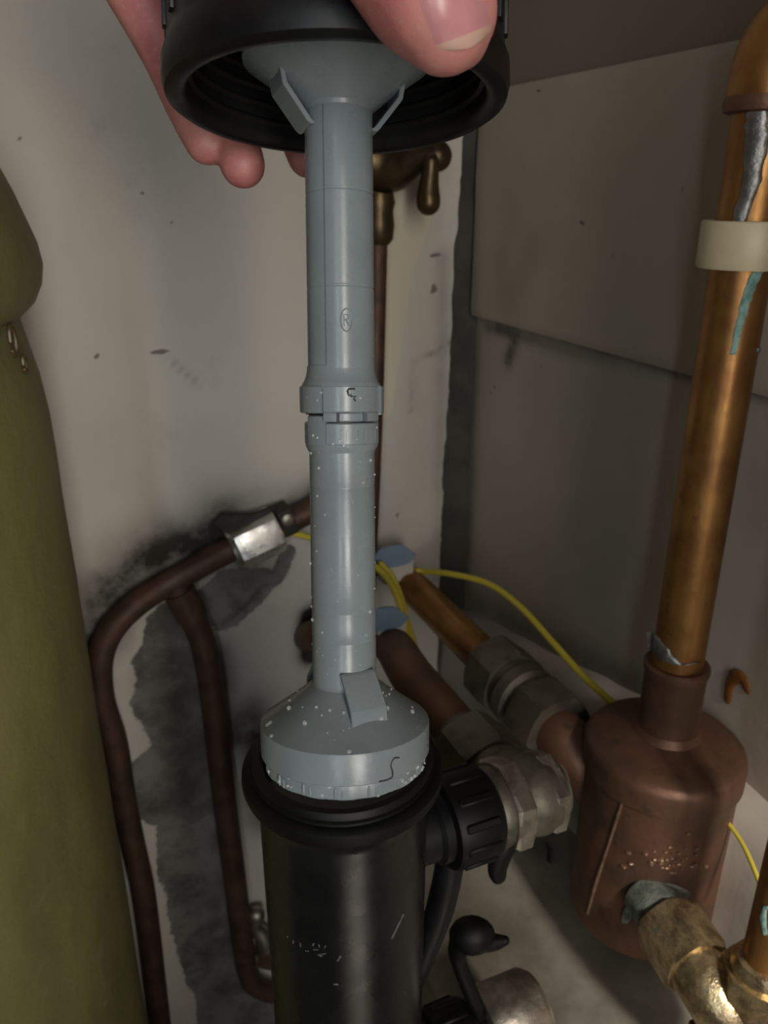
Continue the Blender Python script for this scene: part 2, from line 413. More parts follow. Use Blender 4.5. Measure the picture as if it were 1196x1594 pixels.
# right wall: u = d coordinate
def rp(px, py): p = onplane(px, py, NN, WN); return (p.dot(DD), p.z)
def rpl(l): return [rp(*q) for q in l]
rdark = [([(775, 510), (805, 520), (790, 560)], 7, .8), ([(760, 508), (900, 545), (1090, 585), (1196, 620)], 6, .55), ([(730, 930), (870, 1010), (1000, 1075)], 16, .5),  # first two strokes paint the shade under the upper board
         ([(738, 520), (735, 700), (725, 920)], 9, .5), ([(1000, 640), (960, 900)], 60, .12), ([(1170, 650), (1196, 760)], 30, .2)]  # soft darkening down the corner and in two wide patches
def r_dark(P):
    d = np.zeros(len(P))
    for pl, rr, s in rdark: d = np.maximum(d, s*np.exp(-(seg_dist(P, rpl(pl))/rr)**2))
    return d
rspots = [(765, 615, 4, 4), (840, 567, 5, 3), (842, 810, 4, 3), (920, 830, 3, 3), (1185, 1283, 2, 2), (770, 600, 3, 3)]
ZTOP = 70.0; ZBOT = rp(745, 490)[1]
def r_brown(P): return np.clip(.5+(P[:, 1]-ZTOP+4)/6, 0, 1)
wr = wall_grid('wall_right', WALL_R, lambda u, z, d: NN*(WN-d)+DD*u+ZZ*z, np.linspace(-420, WD+12, 190), np.linspace(-945, 498, 240),
               {'dirt_shade': r_dark, 'mortar': lambda P: np.full(len(P), -2.0), 'brown': r_brown, 'spot': f_spot(rp, rspots)}, None,
               lambda P, v: np.array([1.2*mnoise.noise(V((p[0]*.012, p[1]*.012, 14))) for p in P]))
bspot2 = [(895, 350, 3, 5), (920, 346, 4, 3), (965, 398, 4, 4), (955, 262, 2, 3), (1077, 295, 2, 6), (855, 140, 8, 2), (812, 137, 6, 2)]
b2 = [([(790, 395), (800, 470), (845, 392)], 14, .12), ([(745, 200), (748, 480)], 8, .3)]  # faint smear, and a darker band down the inner edge
def bd_marks(P):
    d = np.zeros(len(P))
    for pl, rr, s in b2: d = np.maximum(d, s*np.exp(-(seg_dist(P, rpl(pl))/rr)**2))
    return d
brd = wall_grid('trim_2', BOARD, lambda u, z, d: NN*(WN-8-d)+DD*u+ZZ*z, np.linspace(-420, WD-1, 150), np.linspace(ZBOT, ZTOP, 50),
                {'dirt_shade': bd_marks, 'mortar': lambda P: np.full(len(P), -2.0), 'brown': zero, 'spot': f_spot(rp, bspot2)}, None,
                lambda P, v: np.array([.8*mnoise.noise(V((p[0]*.02, p[1]*.02, 24)))-(1.5 if (p[1] < ZBOT+1 or p[1] > ZTOP-1) else 0) for p in P]))
# brown flux drip run down the right wall
bm = B(); pp = [onplane(x, y, NN, WN-1) for x, y in ((1133, 1090), (1137, 1066), (1146, 1054), (1158, 1058), (1164, 1076))]
tube(bm, pp, [2.6, 3.2, 5, 4, 2], 10, 5, dome=True, flat=(NN, .4)); struct('flux_drip', bm, RUST, wr)
# plaster skirting along the foot of the right wall, floor ledge, floor, left wall, ceiling
sk = [(717, 945), (755, 960), (863, 1018), (1002, 1083), (1165, 1222)]
skp = [rp(*q) for q in sk]; sd = [p[0] for p in skp][::-1]; sz = [p[1] for p in skp][::-1]
bm = B(); rows = []
for d in np.linspace(-420, WD+8, 120):
    zt = float(np.interp(d, sd, sz))+3*mnoise.noise(V((d*.03, 1, 1)))+1.2*mnoise.noise(V((d*.15, 5, 1)))
    pr = [(WN+6, -480), (WN+6, zt), (WN-3, zt), (WN-16, zt-6), (WN-24, zt-18), (WN-27, zt-50), (WN-28, -480)]
    rows.append([bm.verts.new(W(n+1.4*mnoise.noise(V((d*.04, n*.3, 8))), d, z)) for n, z in pr])
for p, q in zip(rows, rows[1:]):
    for i in range(len(pr)): bm.faces.new((p[i], p[(i+1) % len(pr)], q[(i+1) % len(pr)], q[i]))
bm.faces.new(rows[0]); bm.faces.new(rows[-1])
struct('trim_3', bm, LEDGE)
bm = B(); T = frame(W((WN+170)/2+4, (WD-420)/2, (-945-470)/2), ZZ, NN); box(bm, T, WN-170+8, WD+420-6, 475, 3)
struct('trim_4', bm, LEDGE_SHADED)
bm = B(); box(bm, frame(W(-140, -385, -957), ZZ, NN), 1460, 2130, 20); struct('floor', bm, FLOOR_M)
bm = B(); box(bm, frame(W(-650, 115, -222), ZZ, NN), 20, 1090, 1450); struct('wall_left', bm, WALL_R)
bm = B(); box(bm, frame(W(-140, 115, 510), ZZ, NN), 1060, 1130, 20); struct('ceiling', bm, LEDGE)

# ------------------------------------------------------------------ green hot-water tank
TX, TY = -332.8, 345.9
t = thing('hot_water_tank', (TX, TY, -950), 'tall olive green foam-coated hot water tank filling the left edge', 'water tank')
bm = B(); prof = [(165, -948), (169, -930)]+[(170, z) for z in np.linspace(-900, -130, 60)]+[(169.5, -110), (168, -90), (165.5, -72), (163.5, -62), (163, -57)]
closed(prof, frame((TX, TY, 0), ZZ), bm, seg=140)
for v in bm.verts:
    q = V((v.co.x-TX, v.co.y-TY, 0)); k = .8*mnoise.noise(v.co*.02)+.5*mnoise.noise(v.co*.07)
    if q.length > 10: v.co += q.normalized()*k
obj('tank_body', bm, FOAM, t, 60)
bm = B(); prof = [(160, -58), (166, -57), (172, -52), (176, -44), (177.5, -35), (176.5, -25), (173.5, -14), (170, -2), (165, 10), (156, 24), (140, 40), (115, 54), (80, 63), (40, 67)]
closed(prof, frame((TX, TY, 0), ZZ), bm, seg=140)
for v in bm.verts:
    q = V((v.co.x-TX, v.co.y-TY, 0)); k = 1.2*mnoise.noise(v.co*.025)+.8*mnoise.noise(v.co*.09)
    if q.length > 10: v.co += q.normalized()*k
obj('foam_top', bm, FOAM, t, 60)
for x, y, a, b in ((20, 530, 7, 16), (38, 566, 4, 9)):
    c = oncyl(x, y, TX, TY, 169); n = (c-V((TX, TY, c.z))).normalized(); s = n.cross(ZZ); bm = B()
    tube(bm, [c+s*a*.42*math.cos(k)+ZZ*b*.42*math.sin(k) for k in np.linspace(0, 5.6, 12)], 1.1, 8, 2, dome=True); obj('resin_blister', bm, FOAM_BROWN, t)

# ------------------------------------------------------------------ pipework on the back wall
def on_back(px, py, off): return onplane(px, py, DD, WD-off)
t = thing('copper_pipe', on_back(150, 1050, 14), 'old brown copper pipe bent down the back wall beside the green tank, with a branch', 'pipe')
bm = B(); pth = [(520, 775), (486, 793), (431, 821), (358, 855), (284, 895), (224, 931), (178, 974), (156, 1024), (158, 1090), (179, 1160), (193, 1249), (209, 1325), (225, 1401), (245, 1562), (270, 1760)]
pe = on_back(270, 1760, 13); tube(bm, [on_back(538, 766, -3), on_back(533, 768, 7)]+[on_back(x, y, 13) for x, y in pth]+[V((pe.x, pe.y, -946))], 11, 20, 6); obj('main_run', bm, COPPER_OLD, t)
bm = B(); pth = [(272, 908), (284, 932), (300, 962), (317, 1005), (328, 1064), (334, 1110), (349, 1241), (365, 1361), (380, 1480), (388, 1520), (402, 1536), (425, 1545)]
tube(bm, [on_back(x, y, 13) for x, y in pth], 11, 20, 6); obj('branch_run', bm, COPPER_OLD, t)
bm = B(); a = on_back(277, 918, 13); b = on_back(299, 958, 13); tube(bm, [a, a.lerp(b, .5), b], [13.5, 13, 13], 20, 2); obj('tee_socket', bm, COPPER_OLD, t)
# earth clamp on that pipe
c = on_back(397, 838, 13); ax = (on_back(431, 821, 13)-on_back(358, 855, 13)).normalized()
t = thing('pipe_clamp', c, 'bright nickel clamp nut around the bent copper pipe on the back wall', 'clamp')
T = frame(c, ax, ZZ); vc = T.to_3x3().transposed() @ (V((.02, -.12, -.10))*1000-c)      # a flat of the nut faces the doorway
bm = B(); hexnut(bm, T, 21, -17, 21, 2.5, math.degrees(math.atan2(vc.y, vc.x))-30); obj('hex_nut', bm, NICKEL, t, 25)
bm = B(); closed([(15, -22), (17.5, -21.5), (18.5, -19), (17.5, -16)], T, bm, seg=30); obj('nut_collar', bm, NICKEL, t)
bm = B(); box(bm, frame(c+ax*27+ZZ*7-DD*4, ax, ZZ), 24, 22, 13, 2); obj('clamp_block', bm, SOOTY, t)
q = c+ax*26+ZZ*11-DD*15; T2 = frame(q, -DD, ax); bm = B(); closed([(5.2, -3), (5.8, 0), (5.5, 2), (3.5, 3.4)], T2, bm, seg=20); box(bm, T2 @ M.Translation((0, 0, 3.4)), 8, 1.2, .8); obj('screw', bm, NICKEL_DULL, t)
bm = B(); prism(bm, frame(c-DD*0+DD*2, -DD, ax), [(-26, 30), (-18, 33), (6, 22), (26, 20), (24, 14), (-20, 16)], 5); obj('bracket_plate', bm, SOOTY, t)
# small brass fitting at the foot of the branch
c = on_back(412, 1470, 16)
t = thing('drain_fitting', c, 'small worn brass fitting behind the black canister at the foot of the branch pipe', 'fitting')
bm = B(); tube(bm, [c+V((-6, 0, 42)), c+V((-8, 0, 26)), c+V((0, 0, 10)), c+V((2, 0, -6))], [9, 7, 9, 11], 14, 4, dome=True); obj('fitting_body', bm, NICKEL_DULL, t)
bm = B(); hexnut(bm, frame(c+V((6, -4, -14)), V((1, -.3, .1))), 13, -10, 10); obj('fitting_nut', bm, COPPER_DULL, t, 25)
# brass lever valve behind the cap
c = on_back(592, 262, 26)
t = thing('brass_lever_valve', c, 'old brass valve with hanging drop handle on the back wall, below the black cap', 'valve')
k = on_back(680, 243, 34)
bm = B(); tube(bm, [on_back(545, 225, 26), on_back(580, 250, 26), on_back(612, 262, 27), on_back(650, 246, 31), k], [15, 20, 17, 12, 9], 20, 5, dome=True); obj('valve_body', bm, BRASS_OLD, t)
bm = B(); ball(bm, k, 11.5, u=22, v=14); obj('spindle_ball', bm, BRASS_OLD, t)
bm = B(); tube(bm, [on_back(671, 252, 46), on_back(670, 268, 46), on_back(668, 288, 46), on_back(667, 306, 46), on_back(667, 316, 46)], [6, 6.3, 7.4, 9, 9], 18, 5, dome=True); obj('drop_handle', bm, BRASS_OLD, t)
bm = B(); closed([(8, -18), (11, -14), (12, -4), (11, 6), (12.5, 12), (11, 19)], frame(on_back(590, 342, 26), ZZ), bm, seg=24); obj('valve_nut', bm, BRASS_OLD, t)
bm = B(); tube(bm, [on_back(590, 300, 26), on_back(588, 400, 26), on_back(584, 590, 26), on_back(578, 770, 26), on_back(574, 860, 26), on_back(573, 905, 22), on_back(573, 918, 2)], 7.5, 16, 4); obj('valve_tail_pipe', bm, COPPER_OLD, t)

# ------------------------------------------------------------------ pipes along the right wall
PU = dict(n=277, z=-330.); PL = dict(n=190, z=-290.)
o = B(); tube(o, [W(277, d, -330) for d in (WD-2, 560, 470, 420, 372)], 14.5, 24, 3); tag(obj('copper_pipe', o, COPPER), 'orange copper pipe running back along the right wall under the blue tag, upper one', 'pipe')
o = B(); tube(o, [on_back(478, 990, -4), on_back(500, 986, 30), U(560, 984, 668), U(606, 1000, 590), W(190, 396, -290), W(190, 350, -290), W(190, 296, -290)], 14, 24, 3); tag(obj('copper_pipe', o, COPPER_DULL), 'dim brown copper pipe just right of the grey end disc, lower one', 'pipe')
SX, SY = 168.0, 394.0
# coupling on the upper pipe
t = thing('compression_coupling', W(277, 395, -358), 'dull olive brass compression coupling with two hex nuts before the copper separator', 'coupling')
T = frame(W(277, 0, -330), DD, ZZ)
for a, b, r_, rt in ((408, 438, 27, 10), (352, 380, 27, 25)):
    bm = B(); hexnut(bm, T, r_, a, b, 3, rt); obj('hex_nut', bm, BRASS_DULL, t, 25)
bm = B(); closed([(19, 378), (22, 380), (21, 386), (24, 389), (24, 399), (21, 402), (22, 408), (19, 410)], T, bm, seg=36); obj('coupling_body', bm, BRASS_DULL, t)
bm = B(); closed([(16, 440), (19, 439), (19.5, 436), (17, 434)], T, bm, seg=30); obj('olive_ring', bm, BRASS_DULL, t)
# copper air separator
t = thing('air_separator', (SX, SY, -440), 'brown copper canister air separator under the tall pipe at lower right', 'air separator')
T = frame((SX, SY, 0), ZZ)
bm = B(); closed([(30, -440), (40, -439.5), (43.5, -437), (44.5, -432)]+[(44.5, z) for z in range(-420, -318, 12)]+[(44.5, -312)], T, bm, seg=64); obj('separator_body', bm, COPPER_DULL, t)
bm = B(); closed([(45.5, -325), (46.8, -324), (46.8, -312), (46, -308.5), (43.5, -306), (36, -303.5), (26, -301), (20, -298.5), (17.5, -294)], T, bm, seg=64); obj('separator_lid', bm, COPPER_DULL, t)
bm = B(); closed([(17.2, -296), (17.2, -258), (18.2, -256), (18.4, -253), (17, -251.5), (14, -251.5)], T, bm, seg=40); obj('pipe_socket', bm, COPPER_DULL, t)
bm = B(); P0 = [oncyl(x, y, SX, SY, 44.6) for x, y in ((977, 1222), (962, 1270), (946, 1320), (928, 1375), (915, 1422))]
tube(bm, P0, [.8, 1.1, .9, 1.2, .8], 8, 5, dome=True); obj('solder_seam', bm, SEAM, t)
e0 = W(277, 376, -330); bm = B(); tube(bm, [e0, W(277, 352, -331), W(280, 338, -338), W(286, 327, -350), W(296, 316, -362)], [16.5, 17.5, 18, 17.5, 17], 26, 5); obj('inlet_elbow', bm, COPPER_DULL, t)
bm = B()
for i in range(44):
    p = oncyl(random.gauss(1038, 30), random.gauss(1336, 15), SX, SY, 44.4); ball(bm, p, random.uniform(.6, 1.9), random.uniform(.8, 2.2), random.uniform(.4, .9), u=8, v=6)
obj('solder_splash', bm, SEAM, t, kind='stuff')
bm = B(); tube(bm, [oncyl(x, y, SX, SY, 44.2) for x, y in ((1068, 1392), (1040, 1384), (1015, 1395), (985, 1415), (975, 1432))], [3, 5, 6, 5, 3], 10, 4, dome=True, flat=(V((0, 1, 0)), .4)); obj('verdigris_stain', bm, STUB, t)
# the tall vertical pipe
t = thing('copper_pipe', (SX, SY, -255), 'tall orange copper pipe rising from the separator at the right edge', 'pipe')
bm = B(); tube(bm, [(SX, SY, z) for z in (-266, -150, -60, 30, 55)], 14.2, 32, 3); obj('pipe_length', bm, COPPER, t)
bm = B(); tube(bm, [(SX, SY, 33), (SX, SY, 46), (SX+2, SY-1, 55), (SX+8, SY-4, 65), (SX+20, SY-10, 74), (SX+38, SY-19, 78), (SX+100, SY-50, 79)], [17.4, 17.2, 17.2, 17.2, 17.2, 17.2, 17.2], 30, 5); obj('elbow', bm, COPPER, t)
bm = B(); closed([(15, 30), (17.5, 31), (18.2, 34), (17.6, 37)], T, bm, seg=36); obj('elbow_lip', bm, COPPER_DULL, t)
def streak(pts, cx, cy, rad, proud, widths, m, name, parent):
    bm = B(); rows = []
    op, ow = smooth_path([V((x, y, 0)) for x, y in pts], widths, 6)
    for p, wd in zip(op, ow):
        row = []
        jl = wd*(1+.35*mnoise.noise(V((p.y*.11, 1, p.x*.01)))); jr = wd*(1+.35*mnoise.noise(V((p.y*.13, 9, 4))))
        for k in range(9):
            f = k/8*2-1; x = p.x+(jl if f < 0 else jr)*f
            h = proud*(max(0, 1-f*f)**.5)+.25*proud*mnoise.noise(V((x*.2, p.y*.2, 2)))*(1-f*f)
            c = oncyl(x, p.y, cx, cy, rad); q = V((c.x-cx, c.y-cy, 0)).normalized(); row.append(bm.verts.new(c+q*(h-.3)))
        rows.append(row)
    for a, b in zip(rows, rows[1:]):
        for k in range(8): bm.faces.new((a[k], a[k+1], b[k+1], b[k]))
    g = bmesh.ops.extrude_face_region(bm, geom=list(bm.faces))
    for v in [x for x in g['geom'] if isinstance(x, bmesh.types.BMVert)]:
        q = V((v.co.x-cx, v.co.y-cy, 0)).normalized(); v.co -= q*1.2
    return obj(name, bm, m, parent, 60)
streak([(1182, 135), (1180, 180), (1177, 230), (1168, 290), (1150, 346)], SX, SY, 14.2, 1.6, [14, 20, 21, 15, 12], SOLDER, 'solder_run', t)
streak([(1192, 415), (1178, 428), (1166, 455), (1156, 490), (1148, 520), (1142, 552)], SX, SY, 14.2, .9, [7, 10, 9, 8, 7, 5], VERDI, 'verdigris_streak', t)
for x, y in ((1143, 415), (1180, 545)):
    bm = B(); ball(bm, oncyl(x, y, SX, SY, 14.2), 1.4, 1.4, 2); obj('solder_bead', bm, SOLDER, t)
streak([(1014, 985), (1022, 1005), (1040, 1026), (1060, 1034), (1085, 1030)], SX, SY, 14.3, 1.5, [6, 14, 16, 10, 6], SOLDER, 'solder_ring', t)
t = thing('pipe_clip', (SX, SY, -35), 'cream plastic pipe clip holding the tall orange pipe to the wall', 'clip')
bm = B(); lathe(bm, T, [(15, -35), (19.5, -35), (20.2, -34), (20.2, -15), (19.5, -14), (15, -14), (15, -35)], 48); obj('clip_ring', bm, CLIP, t)
bm = B(); box(bm, frame(V((SX, SY, -24.5))+NN*27, ZZ, NN), 20, 22, 20, 2); obj('clip_base', bm, CLIP, t)

# brass elbow and the pipe at the lower right corner
t = thing('brass_elbow', (168, 310, -415), 'shiny pasted brass compression elbow at the lower right corner', 'elbow')
s0 = V((158, 352, -388)); s1 = V((166, 322, -390)); d1 = (s1-s0).normalized()
bm = B(); tube(bm, [s0-d1*5, s0+d1*6, s0+d1*14], [15.5, 16, 14.5], 26, 3); obj('stub', bm, STUB, t)
bm = B(); hexnut(bm, frame(s1, d1, ZZ), 20.5, -17, 13, 3, 8); obj('hex_nut', bm, BRASS, t, 25)
bm = B(); tube(bm, [s1+d1*8, s1+d1*18, s1+d1*27+V((3, 0, -4)), V((186, 288, -410)), V((192, 291, -402)), V((193, 292, -392))], [16, 16.5, 17, 16.5, 15.5, 15], 26, 5); obj('elbow_body', bm, BRASS, t)
bm = B(); hexnut(bm, frame((193, 292, -380), ZZ), 20, -16, 10, 3, 20); obj('hex_nut', bm, BRASS, t, 25)
bm = B(); closed([(11.5, -371), (15.5, -370), (16, -367), (13.5, -362), (11.2, -361)], frame((193, 292, 0), ZZ), bm, seg=30); obj('nut_collar', bm, BRASS, t)
bm = B(); box(bm, frame((175, 300, -432), ZZ), 14, 14, 14, 3); obj('foot_lug', bm, BRASS_OLD, t)
t = thing('copper_pipe', (193, 292, -376), 'reddish copper pipe rising from the brass elbow in the lower right corner', 'pipe')
bm = B(); tube(bm, [(193, 292, z) for z in (-372, -300, -200, 150)], 11, 24, 3); obj('pipe_length', bm, COPPER, t)
streak([(1192, 1410), (1188, 1430), (1192, 1455)], 193, 292, 11, .8, [5, 6, 4], VERDI, 'verdigris_streak', t)

# ------------------------------------------------------------------ black filter canister with its valves
KX, KY = -17.0, 267.0; T = frame((KX, KY, 0), ZZ); KN = V((KX, KY, 0)).dot(NN); KD = V((KX, KY, 0)).dot(DD)
t = thing('filter_canister', (KX, KY, -462), 'open glossy black filter canister standing below the grey end disc', 'filter')
bm = B(); closed([(18, -466), (28, -464), (33, -458), (34.5, -448)]+[(35, z) for z in range(-440, -240, 20)]+[(35, -234), (35.6, -230), (37, -228), (37.4, -226.3), (36.5, -225.5)], T, bm, seg=72); obj('canister_body', bm, BLACK_GLOSS, t)
bm = B(); lathe(bm, T, [(33, -226), (38, -225.5), (40.6, -224.5), (41.2, -222.5), (41, -219.5), (39.6, -218), (37.4, -217.5), (37, -214), (36, -212.5), (33.4, -212.5), (33, -226)], 72); obj('mouth_flange', bm, RUBBER, t)
for z in (-215.6,):
    bm = B(); lathe(bm, T, [(37.2, z-.6), (38.2, z), (37.2, z+.6), (37.2, z-.6)], 60); obj('neck_thread', bm, RUBBER, t)
bm = B(); lathe(bm, T, [(32.5, -300), (33.2, -300), (33.2, -214), (32.5, -214), (32.5, -300)], 60); obj('canister_lining', bm, RUBBER, t)
bm = B(); tube(bm, [U(702, 1290, 372), U(700, 1345, 378), U(686, 1410, 386), U(664, 1475, 392), U(640, 1530, 396)], [8, 7, 7, 6, 6], 14, 6); obj('bracket_arm', bm, BLACK, t)
# scuffed raised lettering, too worn to read, and one long diagonal fleck
def fleck(px, py, L, wd, ang, m=None, h=.25):
    c = oncyl(px, py, KX, KY, 35.0); n = V((c.x-KX, c.y-KY, 0)).normalized(); s = ZZ.cross(n)
    b = B(); box(b, frame(c, n, s*math.cos(ang)+ZZ*math.sin(ang)), L, wd, h*2, .08, 1); return b
SCUFF = mat('worn_grey_scuff', (.14, .14, .14), (.05, .05, .05), 500, rough=.5)
for px, py, L, wd, an in ((448, 1458, 1.6, .5, 1.3), (457, 1466, 2.4, .4, 1.4), (468, 1471, 2.2, .4, 1.5), (478, 1480, 1.6, .5, .2), (488, 1470, 1.8, .5, 1.2), (492, 1478, 2.2, .5, .3),
                          (497, 1472, 1.8, .5, 1.7), (502, 1485, 2.8, .6, .4), (506, 1474, 1.8, .5, 1.2), (498, 1487, 2, .5, -.2), (523, 1532, 2.0, .7, .1), (528, 1492, 3.4, .9, 1.1)):
    obj('worn_letter', fleck(px, py, L, wd, an), SCUFF, t)
bm = fleck(619, 1442, 11, .9, .95); obj('long_fleck', bm, SCUFF, t)
def port(z, parent, long_):
    o = V((KX, KY, z)); Tn = frame(o, NN, ZZ)
    bm = B(); closed([(15, 30), (15, 40), (17, 42), (17, 46), (14.5, 47), (14.5, 52)], Tn, bm, seg=32); obj('port_neck', bm, BLACK, parent)
    bm = B(); closed([(16, 46), (20.5, 47), (21.5, 49), (21.5, 66), (20.5, 69), (16, 70)], Tn, bm, seg=48); nut = obj('union_nut', bm, RUBBER, parent)
    for k in range(12):
        a = 2*math.pi*k/12; bm = B(); box(bm, Tn @ M.Rotation(a, 4, 'Z') @ M.Translation((21.4, 0, 58)), 2.0, 4, 17, .8, 1); obj('grip_rib', bm, RUBBER, nut)
    return Tn
Tn = port(-268, t, 0); Tn2 = port(-424, t, 0)
def wings(parent, T, s):
    bm = B(); closed([(7, -4), (8, -3), (8, 5), (6.5, 7)], T, bm, seg=24)
    tube(bm, [T @ V((-5, 0, 2)), T @ V((-13, 0, 7)), T @ V((-17, 0, 17)), T @ V((-16, 0, 24))], [5, 5.5, 5.5, 4], 12, 4, dome=True, flat=(T.to_3x3() @ V((0, 1, 0)), .7))
    tube(bm, [T @ V((5, 0, 2)), T @ V((13, 0, 7)), T @ V((17, 0, 17)), T @ V((16, 0, 24))], [5, 5.5, 5.5, 4], 12, 4, dome=True, flat=(T.to_3x3() @ V((0, 1, 0)), .7))
    return obj('butterfly_handle', bm, RUBBER, parent)
t = thing('isolating_valve', V((KX, KY, -296))+NN*100, 'dull grey isolating valve joining the canister upper port to the lower pipe', 'valve', None)
bm = B(); closed([(13, 70.5), (18, 71), (19, 74), (18, 79), (15.5, 82), (16, 85), (18.5, 89), (19.5, 95), (18.5, 101), (16, 105), (14, 107), (14, 109), (9, 110), (8, 106)], Tn, bm, seg=40); obj('valve_body', bm, BRASS_DULL, t)
bm = B(); hexnut(bm, frame(V((KX, KY, -268))+NN*81, NN, ZZ), 22.5, -5, 4.5, 1.5, 0); obj('hex_nut', bm, NICKEL_DULL, t, 25)
bm = B(); hexnut(bm, frame(V((KX, KY, -268))+NN*101, NN, ZZ), 20.5, -4, 4, 1.2, 0); obj('hex_nut', bm, NICKEL_DULL, t, 25)
e = W(190, KD, -270); Td = frame(e, DD, ZZ)
bm = B(); tube(bm, [e, e+DD*14+ZZ*-5, e+DD*28+ZZ*-14, W(190, KD+44, -290)], [18, 17.5, 17.5, 17.5], 26, 4); obj('valve_outlet', bm, BRASS_DULL, t)
bm = B(); hexnut(bm, frame(W(190, 0, -290), DD, ZZ), 23, KD+42, KD+70, 2.5, 10); obj('hex_nut', bm, BRASS_DULL, t, 25)
bm = B(); closed([(14.5, KD+69), (18, KD+71), (18, KD+75), (14.2, KD+77)], frame(W(190, 0, -290), DD, ZZ), bm, seg=30); obj('olive_ring', bm, BRASS_DULL, t)
bm = B(); closed([(8, 107), (9, 108), (9, 110.5), (5, 111)], Tn, bm, seg=28); obj('spindle_cap', bm, BRASS_OLD, t)
wings(t, frame(V((KX, KY, -268))+NN*96-ZZ*22, -ZZ, NN), 1)
t = thing('isolating_valve', V((KX, KY, -447))+NN*100, 'bare nickel isolating valve at the bottom edge right of the black canister', 'valve')
bm = B(); closed([(13, 70.5), (15, 71), (15, 76), (18, 77.5), (21.5, 76.5), (22.5, 78), (22.5, 107), (21.5, 109), (20.5, 109.3), (20, 111), (16, 111.5), (15, 110)], Tn2, bm, seg=48); obj('valve_body', bm, NICKEL_DULL, t)
bm = B(); closed([(14.6, 71), (16.2, 71.5), (16.2, 76), (14.6, 76.5)], Tn2, bm, seg=30); obj('seal_ring', bm, RUBBER, t)
bm = B(); tube(bm, [V((KX, KY, -412))+NN*74, V((KX, KY, -402))+NN*72, U(714, 1496, 414), U(716, 1472, 410), U(728, 1456, 408)], [4, 4, 4, 6, 8], 16, 4, dome=True)
tube(bm, [U(738, 1456, 408), U(762, 1466, 408), U(786, 1464, 408)], [7, 5, 2.5], 12, 4, dome=True); ball(bm, U(735, 1456, 408), 12, 9, 10); obj('valve_handle', bm, RUBBER, t)
bm = B(); q = V((KX, KY, -424)); tube(bm, [q+NN*92-ZZ*12, q+NN*92-ZZ*24, q+NN*92-ZZ*36, q+NN*92-ZZ*46], 11, 20, 4); obj('valve_tail_pipe', bm, COPPER_DULL, t)

# ------------------------------------------------------------------ earth tags and cables
def cable(pts, r_, label, name='earth_cable', group=None):
    bm = B(); tube(bm, pts, r_, 12, 7, dome=True, sector=lambda k, s: 1 if (k % s) in (5, 6, 7, 8) else 0)
    o = obj(name, bm, [YELLOW, GREEN]); tag(o, label, 'cable', group); return o
cable([U(650, 888, 716), U(662, 890, 715), U(700, 893, 692), U(760, 908, 660), U(810, 944, 625), U(862, 1001, 588), U(912, 1056, 560), U(960, 1100, 538), U(1010, 1150, 524), U(1100, 1245, 480), U(1148, 1300, 458), U(1178, 1362, 438), U(1196, 1420, 424)], [2.6]*8+[2.2, 1.5, 1.3, 1.3, 1.3],
      'yellow and green earth cable arching from the blue tag down to the copper separator')
cable([U(584, 882, 690), U(600, 896, 680), U(616, 922, 660), U(629, 962, 640), U(634, 1000, 622), U(631, 1040, 606), U(622, 1072, 590)], 3.0,
      'thick yellow and green cable hanging left of its twin, beside the grey tube')
cable([U(594, 878, 700), U(612, 900, 694), U(626, 936, 680), U(636, 975, 664), U(644, 1000, 652), U(646, 1022, 642)], 2.8,
      'shorter yellow and green cable hanging right, behind its twin beside the grey tube')
cable([on_back(432, 829, 20), on_back(448, 829, 24), on_back(470, 833, 24), on_back(496, 842, 20), on_back(530, 858, 14), on_back(560, 870, 6)], 2.8,
      'yellow and green cable leaving the nickel pipe clamp behind the grey tube')
def earth_tag(c, right, up, wd, label, pn, pd, pz, pr):
    t = thing('earth_tag', c, label, 'tag')
    nrm = right.cross(up).normalized(); T = frame(c, nrm, right)
    poly = [(-.55, -.02), (-.42, .17), (-.15, .27), (.15, .29), (.5, .04), (.3, -.17), (0, -.25), (-.3, -.27)]
    bm = B(); prism(bm, T, [(x*wd, y*wd) for x, y in poly], 5); bmesh.ops.bevel(bm, geom=list(bm.edges), offset=1, segments=2, affect='EDGES'); obj('blue_label', bm, BLUE, t)
    bm = B(); prism(bm, T @ M.Translation((0, 0, -3)), [(x*wd, y*wd) for x, y in [(-.25, -.12), (.42, -.02), (.40, -.42), (.2, -.72), (-.05, -.52), (-.22, -.36)]], 6); bmesh.ops.bevel(bm, geom=list(bm.edges), offset=.8, segments=2, affect='EDGES'); obj('tag_body', bm, WHITE_P, t)
    if pd: bm = B(); closed([(pr, pd-5), (pr+2.5, pd-4), (pr+2.5, pd+4), (pr, pd+5)], frame(W(pn, 0, pz), DD, ZZ), bm, seg=30); obj('strap', bm, NICKEL_DULL, t)
    return t
rt = V((1, 0, 0)); upv = V((0, .37, .93)).normalized()
earth_tag(U(617, 866, 712), rt, upv, 37, 'blue and white earth tag on the upper orange pipe at the corner', 277, 620, -330, 14.6)
earth_tag(U(603, 963, 575), rt, upv, 32, 'blue and white earth tag on the lower brown pipe beside the grey tube', 190, None, -290, 14.1)

# ------------------------------------------------------------------ the screw cap with its grey magnet sleeve
P1 = U(526, 168, 226); P2 = U(538, 1174, 254)
AX = (P1-P2).normalized(); LEN = (P1-P2).length
TW = frame(P2, AX, V((1, 0, 0)))
def s_of(py):
    lo, hi = -80.0, LEN+80
    for _ in range(50):
        m = (lo+hi)/2
        if proj(P2+AX*m)[1] > py: lo = m
        else: hi = m
    return lo
def wp(r, a, s): return TW @ V((r*math.sin(R(a)), -r*math.cos(R(a)), s))
wand = thing('filter_insert', P2, 'black screw cap with long wet grey plastic magnet sleeve, held up by the hand', 'filter cap')
RT = 9.8
sF, sU = s_of(1060), s_of(172)          # feet of the tube on the lower and upper end discs
s1_, s2_ = s_of(690), s_of(603)
